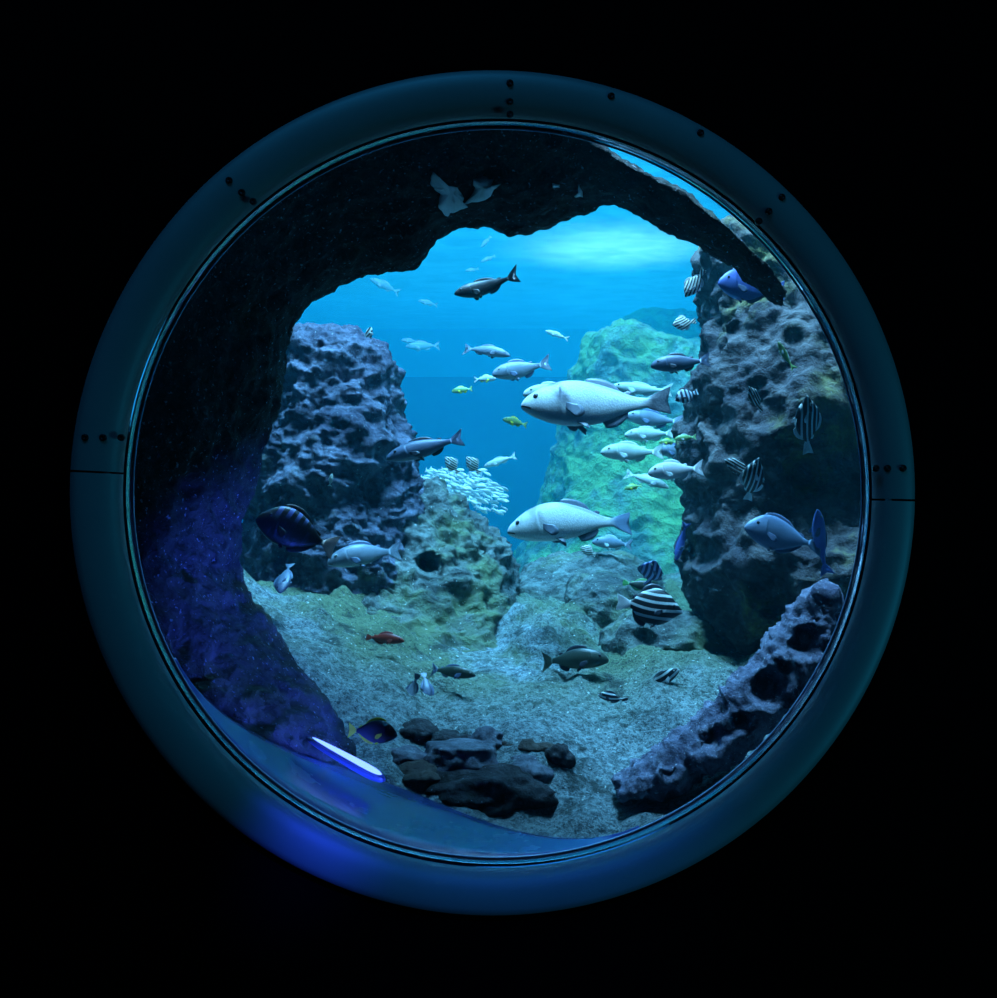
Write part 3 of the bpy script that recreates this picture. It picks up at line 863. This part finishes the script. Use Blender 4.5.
def pose(loc, length, ang, yaw=0, flip=False, roll=0):
    a, w = R(ang), R(yaw)
    X = Vector((math.cos(a) * math.cos(w), -math.sin(w), math.sin(a) * math.cos(w)))
    Z = Vector((-math.sin(a), 0, math.cos(a)))
    if Z.z < -1e-6 or (abs(Z.z) <= 1e-6 and Z.x < 0): Z = -Z
    if flip: Z = -Z
    Y = Z.cross(X).normalized(); Z = X.cross(Y).normalized()
    M = Matrix((X, Y, Z)).transposed()
    if roll: M = M @ Matrix.Rotation(R(roll), 3, 'X')
    return Matrix.Translation(loc) @ M.to_4x4() @ Matrix.Scale(length, 4)

def fish(name, spec, px, py, npx, d, ang, bodym, finm, label, yaw=0, bend=0, iris=None, full=True, tailm=None, flip=False, roll=None, group=None, cat='fish', tall=1.0):
    L = S(npx, d) / max(.3, math.cos(R(yaw)))
    if roll is None: roll = 14 * math.copysign(1, -math.cos(R(ang)))      # the side toward the window leans up to the light
    M = pose(W(px, py, d), L, ang, yaw, flip, roll)
    parts = meshes(spec, bend, bodym, finm, iris or m_iris_s, full, tailm)
    if full:
        r = empty(name); r.empty_display_size = .5
        last = r
        for n, me in parts: last = link(bpy.data.objects.new(n, me), last if n == 'pupil' else r)
    else:
        r = link(bpy.data.objects.new(name, parts[0][1]))
    r.matrix_world = M @ Matrix.Diagonal((1, 1, tall, 1))
    return tag(r, label, cat, group)

silver = fish_mat('silver_skin', (.50, .51, .53), (.74, .74, .75), (.34, .37, .44), .13, rough=.32, metal=.1, mouth=True, bands=.85, tail=(.03, .035, .05))  # belly tone lowered to put the shade of the underside into the skin
silver2 = fish_mat('pale_silver_skin', (.50, .52, .54), (.84, .84, .82), (.70, .72, .74), .13, rough=.32, metal=.1, mouth=True, bands=.4, tail=(.16, .24, .36))
grey = fish_mat('blue_grey_skin', (.16, .19, .26), (.26, .31, .38), (.40, .44, .48), .12, mouth=True)
darkb = fish_mat('dark_blue_skin', (.05, .07, .13), (.10, .13, .21), (.14, .17, .25), .12, mouth=True)
silver3 = fish_mat('plain_silver_skin', (.20, .32, .36), (.34, .50, .52), (.42, .56, .58), .13, rough=.35, scales=False)
pale = fish_mat('pale_bream_skin', (.42, .50, .48), (.66, .72, .66), (.85, .88, .84), .12, mouth=True)
pink = fish_mat('pinkish_silver_skin', (.62, .56, .58), (.82, .76, .76), (.86, .84, .84), .12, mouth=True)
blackf_ = fish_mat('black_skin', (.006, .006, .008), (.010, .010, .013), (.012, .012, .015), .12, scales=False)
olive = fish_mat('dark_olive_skin', (.030, .042, .035), (.050, .068, .048), (.075, .085, .05), .12)
red = fish_mat('red_skin', (.20, .02, .015), (.32, .04, .025), (.30, .08, .06), .10)
yel = fish_mat('yellow_green_skin', (.20, .40, .12), (.30, .52, .18), (.40, .58, .28), .12)
bluef = fish_mat('bright_blue_skin', (.07, .12, .45), (.12, .20, .60), (.20, .30, .66), .16)
surg = fish_mat('slate_surgeon_skin', (.14, .21, .34), (.20, .30, .45), (.15, .22, .34), .18)
stripeA = fish_mat('pale_striped_skin', (.78, .80, .66), (.84, .86, .76), (.86, .88, .82), .25, (( .012, .014, .02), 62, R(24), .15), scales=False)
stripeB = fish_mat('black_striped_skin', (.62, .66, .64), (.60, .64, .64), (.40, .40, .40), .25, ((.006, .007, .010), 54, R(6), -.45), scales=False)
stripeC = fish_mat('blue_striped_skin', (.28, .34, .72), (.34, .40, .76), (.40, .46, .76), .25, ((.015, .025, .12), 48, R(8), -.1), scales=False)
barsD = fish_mat('barred_skin', (.5, .6, .7), (.6, .7, .78), (.6, .7, .78), .25, ((.008, .014, .04), 40, R(80), -.1), scales=False)
def fin(name, c): return plain(name, c, .45, 0, .4, 14, .35)
f_sil = fin('grey_fin', (.10, .12, .16)); f_dark = fin('dark_fin', (.02, .025, .04)); f_pale = fin('pale_fin', (.55, .60, .60))
f_blue = fin('blue_fin', (.10, .14, .24)); f_red = fin('red_fin', (.25, .04, .03)); f_yel = fin('yellow_fin', (.75, .84, .05)); f_white = fin('white_fin', (.78, .82, .82))
f_blk = fin('black_fin', (.008, .008, .010)); f_greent = fin('green_tail', (.10, .42, .12)); f_pink = fin('pink_tail', (.85, .55, .48))

# --- the large silver pair and their neighbours
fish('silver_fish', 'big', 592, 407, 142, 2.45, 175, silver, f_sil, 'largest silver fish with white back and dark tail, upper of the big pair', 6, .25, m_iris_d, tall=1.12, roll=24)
fish('silver_fish', 'big', 568, 521, 122, 2.55, 186, silver2, f_sil, 'large pale silver fish with fanned blue tail, lower of the big pair', -6, -.3, m_iris_d, tall=1.05, roll=20)
fish('dark_fish', 'slim', 485, 289, 62, 2.6, 190, blackf_, f_blk, 'small black fish in silhouette alone against the bright upper water', 10, .5, m_iris_d, tall=1.25)
fish('blue_fish', 'perch', 425, 449, 78, 2.5, 192, darkb, f_dark, 'dark blue fish passing in front of the left rock column', 5, .2, m_iris_d, tall=.78)
fish('grey_fish', 'perch', 365, 554, 74, 2.45, 190, grey, f_blue, 'blue-grey fish low over the mossy mound, nose toward the left', 12, -.3, tall=.95)
fish('grey_fish', 'slim', 486, 350, 50, 3.1, -14, grey, f_sil, 'slender grey fish heading right above the plump grey one', 10, .3, tall=1.0)
fish('grey_fish', 'perch', 519, 371, 54, 2.9, 186, grey, f_blue, 'plump blue-grey fish with raised tail left of the large silver fish', 15, .4, tall=1.05)
fish('pale_fish', 'perch', 553, 394, 60, 2.8, 178, pale, f_pale, 'pale fish half hidden behind the largest silver fish\'s head', 10, .2, tall=1.0)
fish('dark_fish', 'perch', 679, 364, 58, 2.36, 182, darkb, f_dark, 'dark blue-grey fish with tail touching the right pillar', 4, .2, m_iris_d, tall=.95)
# --- pale group by the outcrop
fish('pale_fish', 'perch', 630, 453, 60, 2.8, 176, pale, f_pale, 'pale greenish fish with white breast fin, lowest large one left of the pillar', 8, .3, tall=.95)
fish('pale_fish', 'perch', 648, 435, 48, 2.95, 178, pale, f_pale, 'pale fish overlapped by the one with the white breast fin', 8, .3, tall=.9)
fish('pale_fish', 'perch', 652, 420, 56, 3.05, 170, grey, f_blue, 'bluish fish just under the largest silver fish\'s tail', 8, .3, tall=.9)
fish('pink_fish', 'perch', 674, 471, 54, 2.46, 182, pink, f_pale, 'pinkish pale fish with dark eye peeking out beside the right pillar', 10, .2, m_iris_d, tall=1.05)
fish('pale_fish', 'slim', 647, 479, 46, 3.0, -22, pale, f_pale, 'slender pale fish slanting down beneath the pinkish one', 10, .3)
fish('blue_fish', 'perch', 676, 452, 46, 3.0, 172, grey, f_blue, 'shaded blue fish above the pinkish one by the pillar', 10, .3, tall=.9)
fish('pale_fish', 'slim', 640, 390, 58, 3.2, 172, pale, f_pale, 'pale fish behind the back fin of the largest silver fish', 8, .3, full=False)
fish('yellow_fish', 'perch', 668, 442, 19, 2.9, 180, yel, f_yel, 'small yellow-green fish among the pale group by the pillar', full=False)
fish('yellow_fish', 'perch', 685, 438, 22, 2.5, 185, yel, f_pale, 'yellowish fish half hidden by the right pillar edge', full=False)
fish('yellow_fish', 'perch', 633, 487, 18, 2.9, 190, yel, f_yel, 'small yellow-green fish under the slender slanting pale one', full=False)
fish('yellow_fish', 'perch', 515, 422, 25, 2.9, 165, yel, f_yel, 'yellow-green fish below the largest silver fish\'s snout', 10, flip=False, full=False)
fish('yellow_fish', 'perch', 462, 390, 21, 3.2, 186, yel, f_yel, 'yellow-green fish nearest the left column in the open water', full=False)
fish('yellow_fish', 'perch', 485, 379, 22, 3.2, 4, pale, f_yel, 'pale yellowish fish tucked left of the plump grey fish', full=False)
fish('pale_fish', 'slim', 557, 335, 25, 3.6, 160, pale, f_pale, 'tiny pale fish alone in the water above the large silver fish', full=False)
fish('pale_fish', 'slim', 500, 461, 34, 3.6, 198, pale, f_pale, 'slim pale fish streaking right of the two striped fish above the school', full=False)
fish('pale_fish', 'perch', 612, 543, 40, 3.1, 174, grey, f_pale, 'dim fish close to the outcrop\'s foot behind the lower silver fish', full=False)
# --- far fish high up
far_f = [(423, 346, 34, 182, 'pale cyan fish at the far left level with the column top'), (428, 303, 20, 168, 'faint fish left of the black silhouette fish'),
         (385, 286, 32, 155, 'pale fish just under the overhang at upper left'), (486, 242, 16, 230, 'uppermost of three little pale fish above the black silhouette'),
         (488, 259, 16, 205, 'middle of three little pale fish above the black silhouette'), (472, 270, 14, 190, 'lowest of three little pale fish above the black silhouette'),
         (410, 341, 18, 176, 'small pale fish close above the cyan one by the column'), (295, 326, 14, 215, 'tiny pale fish in the far left corner of the opening')]
for i, (x, y, n, a, lab) in enumerate(far_f):
    fish('pale_fish', 'slim', x, y, n, 4.9, a, silver3, f_pale, lab, 10, full=False, tall=1.2)
# --- striped fish
fish('striped_fish', 'disc', 694, 285, 32, 2.32, 232, stripeA, f_pale, 'striped fish head down by the top of the pillar', 8, .3, full=True, tall=.85)
fish('striped_fish', 'disc', 683, 324, 23, 2.5, 186, stripeA, f_pale, 'round striped fish below the head-down one in clear water', 15, .3, full=True, tall=1.05)
fish('striped_fish', 'disc', 686, 396, 26, 2.4, 200, barsD, f_dark, 'boldly barred dark fish half behind the pillar edge', 10, 0, full=True)
fish('striped_fish', 'disc', 452, 465, 21, 3.2, 128, stripeA, f_pale, 'left of the two striped fish hovering over the silver school', 10, full=False)
fish('striped_fish', 'disc', 473, 465, 21, 3.2, 128, stripeA, f_pale, 'right of the two striped fish hovering over the silver school', 10, full=False)
fish('striped_fish', 'disc', 588, 551, 18, 2.9, 150, stripeA, f_pale, 'tiny striped fish right below the lower silver fish\'s belly', full=False)
fish('striped_fish', 'slim', 369, 336, 18, 2.9, 80, stripeA, f_pale, 'small striped fish upright at the top edge of the left column', full=False, tall=2.0)
fish('striped_fish', 'disc', 805, 424, 54, 2.08, 93, stripeB, f_white, 'upright striped fish with white tail at the right of the pillar', 25, .2, tailm=f_white, tall=.78)
fish('striped_fish', 'disc', 752, 481, 46, 2.10, 82, stripeB, f_white, 'upright striped fish with pale tail directly above the blue-grey surgeon', 25, .2, tailm=f_pale, tall=.72)
fish('striped_fish', 'disc', 738, 468, 34, 2.14, 150, stripeB, f_dark, 'dim striped fish behind the upright one above the surgeon', 15, .2, tall=.75)
fish('striped_fish', 'disc', 754, 399, 27, 2.16, 120, stripeB, f_dark, 'small dim striped fish in the middle of the pillar face', 25, .2, tall=.75)
fish('striped_fish', 'disc', 649, 607, 66, 2.12, -6, stripeB, f_dark, 'black fish with thin white stripes in front of the mossy boulder', 8, -.2, m_iris_d, tailm=f_white, tall=.98)
fish('striped_fish', 'disc', 651, 573, 27, 2.24, 82, stripeC, f_blue, 'blue striped fish upright behind the black striped one', 35, 0, tall=1.2)
fish('green_tailed_fish', 'round', 640, 585, 34, 2.3, -8, olive, f_greent, 'green-tailed fish mostly hidden behind the two striped fish', 5, tailm=f_greent, tall=1.2)
fish('striped_fish', 'round', 611, 697, 28, 2.16, 165, stripeB, f_dark, 'small striped fish over bare sand, tail toward the right', 15, .3, tall=1.25)
fish('striped_fish', 'round', 660, 681, 44, 2.2, 37, stripeB, f_pale, 'slanting striped fish rising from the sand under the mossy boulder', 15, .3, tall=1.15)
# --- right side
fish('blue_fish', 'surgeon', 748, 288, 66, 2.26, 172, bluef, f_blue, 'rounded blue fish emerging below the overhang beam', 20, .2, m_iris_d, tall=1.1)
fish('pale_fish', 'slim', 784, 356, 30, 2.14, 118, yel, f_white, 'little pale yellowish fish pointing up in front of the pillar', 15, .3, full=False)
fish('surgeon_fish', 'surgeon', 780, 536, 78, 2.06, 162, surg, f_blue, 'blue-grey surgeon fish with spotted tail base on the dark pillar foot', 12, .2, m_iris_d, tall=1.02)
fish('blue_fish', 'slim', 681, 542, 38, 2.3, 252, bluef, f_blue, 'narrow blue fish nose down against the pillar edge', 10, .3, tall=1.0)
fish('blue_fish', 'slim', 818, 540, 62, 2.06, 97, bluef, f_blue, 'dim violet-blue fish upright beside the surgeon\'s tail', 20, .3, tall=1.0)  # a fish's reflection, built as a solid fish
# --- over the sand
fish('olive_fish', 'perch', 574, 659, 68, 2.3, 4, olive, f_dark, 'dark olive fish with forked tail swimming right above the sand', 10, .3, m_iris_d, tall=.98)
fish('red_fish', 'round', 384, 638, 42, 2.3, -5, red, f_red, 'small red fish heading right over the pale sand', 12, .3, m_iris_d, tall=1.0)
fish('blue_fish', 'slim', 451, 671, 50, 2.24, -6, olive, f_blue, 'dark fish with blue-white belly gliding right over the sand', 15, .4, tailm=f_blue, tall=1.1)
fish('blue_fish', 'round', 412, 691, 30, 2.2, 245, grey, f_blue, 'left of two dull blue fish nosing into the sand', 25, .3, tall=1.3)
fish('blue_fish', 'round', 427, 688, 34, 2.23, 280, darkb, f_blue, 'right of two dull blue fish nosing into the sand', 25, .3, tall=1.1)
fish('yellow_tailed_fish', 'surgeon', 372, 731, 52, 1.82, -2, blackf_, f_yel, 'dark fish with bright yellow tail left of the dark stone heap', 8, .2, m_iris_d, tailm=f_yel, tall=1.05)
fish('dark_striped_fish', 'surgeon', 297, 532, 82, 2.2, 156, fish_mat('midnight_striped_skin', (.20, .24, .62), (.003, .003, .004), (.003, .003, .004), .26, ((.003, .003, .004), 62, R(80), -.1), scales=False), f_blk,
     'big black fish with blue stripes and pink tail by the left wall', 10, .05, m_iris_d, tailm=f_pink, tall=1.15)
fish('blue_fish', 'surgeon', 285, 578, 27, 2.3, 262, darkb, f_blue, 'small blue fish facing the window beside the left wall', 55, 0, m_iris_d, tall=.8)
fish('white_fish', 'slim', 331, 480, 13, 2.5, 80, pale, f_white, 'tiny white fish in front of the left column', full=False, tall=1.5)
fish('red_fish', 'round', 428, 772, 30, 1.94, 120, red, f_red, 'dull red fish hiding among the dark stones', 20, .2, m_iris_d, full=False)

# --- the silver school
tiny = fish_mat('bright_silver_skin', (.86, .88, .86), (.92, .94, .92), (.92, .94, .92), .1, rough=.3, metal=.1, scales=False)
S_ = SPECIES['dart']
tb = mesh_from('tiny_fish', body_bm(S_, 10, 8, False), tiny)
first = None
rs = random.Random(3)
k = 0
while k < 290:
    u, v, w = rs.uniform(-1, 1), rs.uniform(-1, 1), rs.uniform(-1, 1)
    if u * u + v * v + w * w > 1: continue
    px = 462 + 46 * u; py = 493 + 28 * v + 6 * u
    d = 3.75 + .22 * w
    L = S(rs.uniform(8, 14), d)
    M = pose(W(px, py, d), L, -25 + 40 * v * -.4 + rs.uniform(-22, 22), rs.uniform(-35, 35), roll=rs.uniform(-35, 35))
    if first is None: o = first = link(bpy.data.objects.new('tiny_fish', tb))
    else: o = first.copy(); COL.objects.link(o)
    o.matrix_world = M @ Matrix.Diagonal((1, 1.2, 1.9, 1))
    tag(o, 'tiny bright silver fish in the dense glittering school beside the left column', 'fish', 'silver school')
    k += 1

# ------------------------------------------------------------------ lights
def area(name, loc, target, sx, sy, power, col, spread=180):
    l = bpy.data.lights.new(name, 'AREA'); l.shape = 'RECTANGLE'; l.size = sx; l.size_y = sy; l.energy = power; l.color = col; l.spread = R(spread)
    o = bpy.data.objects.new(name, l); o.location = loc
    o.rotation_euler = (Vector(target) - Vector(loc)).to_track_quat('-Z', 'Y').to_euler()
    return link(o)
def spot(name, loc, target, power, col, size, blend=.5, rad=.05):
    l = bpy.data.lights.new(name, 'SPOT'); l.energy = power; l.color = col; l.spot_size = R(size); l.spot_blend = blend; l.shadow_soft_size = rad
    o = bpy.data.objects.new(name, l); o.location = loc
    o.rotation_euler = (Vector(target) - Vector(loc)).to_track_quat('-Z', 'Y').to_euler()
    return link(o)
area('tank_daylight', (0, 7.8, CH + 4.2), (0, 7.8, CH), 6.5, 6.0, 450, (.05, .49, .75))
area('reef_lamp', (.15, 2.75, CH + 4.0), (.1, 2.75, CH - .3), 1.6, .9, 400, (.45, .67, 1.0), 84)
spot('pool_spotlight', (S(612 - 498.5, 8.4), 8.4, CH + 4.6), (S(612 - 498.5, 8) , 8.0, CH), 1300, (1.0, .92, .82), 34, 1.0, .3)

# blue lamp strip under the rim, lower left
def lamp_strip():
    c = W(346, 758, 1.72)
    t = empty('lamp_strip', c)
    tag(t, 'glowing blue-white lamp strip on the rim at the lower left', 'lamp')
    m, nt, out = nodes('blue_white_led')
    e = nt.nodes.new('ShaderNodeEmission'); e.inputs[0].default_value = (.14, .26, 1, 1); e.inputs[1].default_value = 3.2
    nt.links.new(e.outputs[0], out.inputs['Surface'])
    ax = (W(386, 779, 1.72) - W(306, 736, 1.72)); L = ax.length; ax.normalize()
    up = Vector((-ax.z, 0, ax.x)); 
    def bar(h, w, l, off):
        rg = []
        for i in range(25):
            s = -1 + 2 * i / 24; e_ = max(.02, (1 - abs(s) ** 4)) ** .5 * (.45 + .55 * (s + 1) / 2)
            rg.append([ax * (s * l / 2) + (up * math.cos(2 * PI * k / 16) * h + Vector((0, 1, 0)) * math.sin(2 * PI * k / 16) * w) * e_ + off for k in range(16)])
        return rings_bm(rg)
    obj('lens', bar(.006, .005, L * .86, Vector((0, -.004, 0)) + up * .006), m, t)
    obj('housing', bar(.013, .014, L, Vector((0, .012, 0)) - up * .004), plain('blue_grey_housing', (.03, .05, .12), .4), t)
    return t
lamp_strip()
spot('blue_uplight', W(385, 800, 1.70), W(208, 635, 1.95), 190, (.045, .105, 1.0), 58, .9, .04)
# unseen lamps added on the room side to light and tint the ring
area('ring_fill', (-.5, .1, CH + 2.2), (0, WY, CH), 1.2, .5, 14, (.02, .26, .62))
area('ring_fill', (1.9, .2, CH - .6), (0, WY, CH), .5, .5, 6, (.02, .42, .66))
spot('ring_blue_fill', (.9, -.4, CH + .9), tuple(W(308, 858, WY - .02)), 240, (.02, .05, 1.0), 4.4, 1.0, .05)
spot('ring_blue_fill', (.2, -.7, CH + 1.5), tuple(W(500, 905, WY - .02)), 60, (.02, .14, 1.0), 15, 1.0, .05)

# ------------------------------------------------------------------ camera, view
cam = bpy.data.cameras.new('camera'); cam.sensor_fit = 'HORIZONTAL'; cam.sensor_width = 36
cam.lens = 36 / (2 * T); cam.clip_start = .05; cam.clip_end = 100
co = link(bpy.data.objects.new('camera', cam)); co.location = (0, 0, CH); co.rotation_euler = (PI / 2, 0, 0)
SC.camera = co
w = bpy.data.worlds.new('dark'); SC.world = w; w.use_nodes = True
w.node_tree.nodes['Background'].inputs[0].default_value = (0, 0, 0, 1)
vs = SC.view_settings; vs.view_transform = 'Standard'; vs.look = 'None'; vs.exposure = 0; vs.gamma = 1; vs.use_curve_mapping = False
cy = SC.cycles
cy.use_denoising = True; cy.denoiser = 'OPENIMAGEDENOISE'
cy.max_bounces = 10; cy.diffuse_bounces = 3; cy.glossy_bounces = 4; cy.transmission_bounces = 6; cy.volume_bounces = 2; cy.transparent_max_bounces = 12
cy.caustics_reflective = False; cy.caustics_refractive = False
cy.sample_clamp_indirect = 3
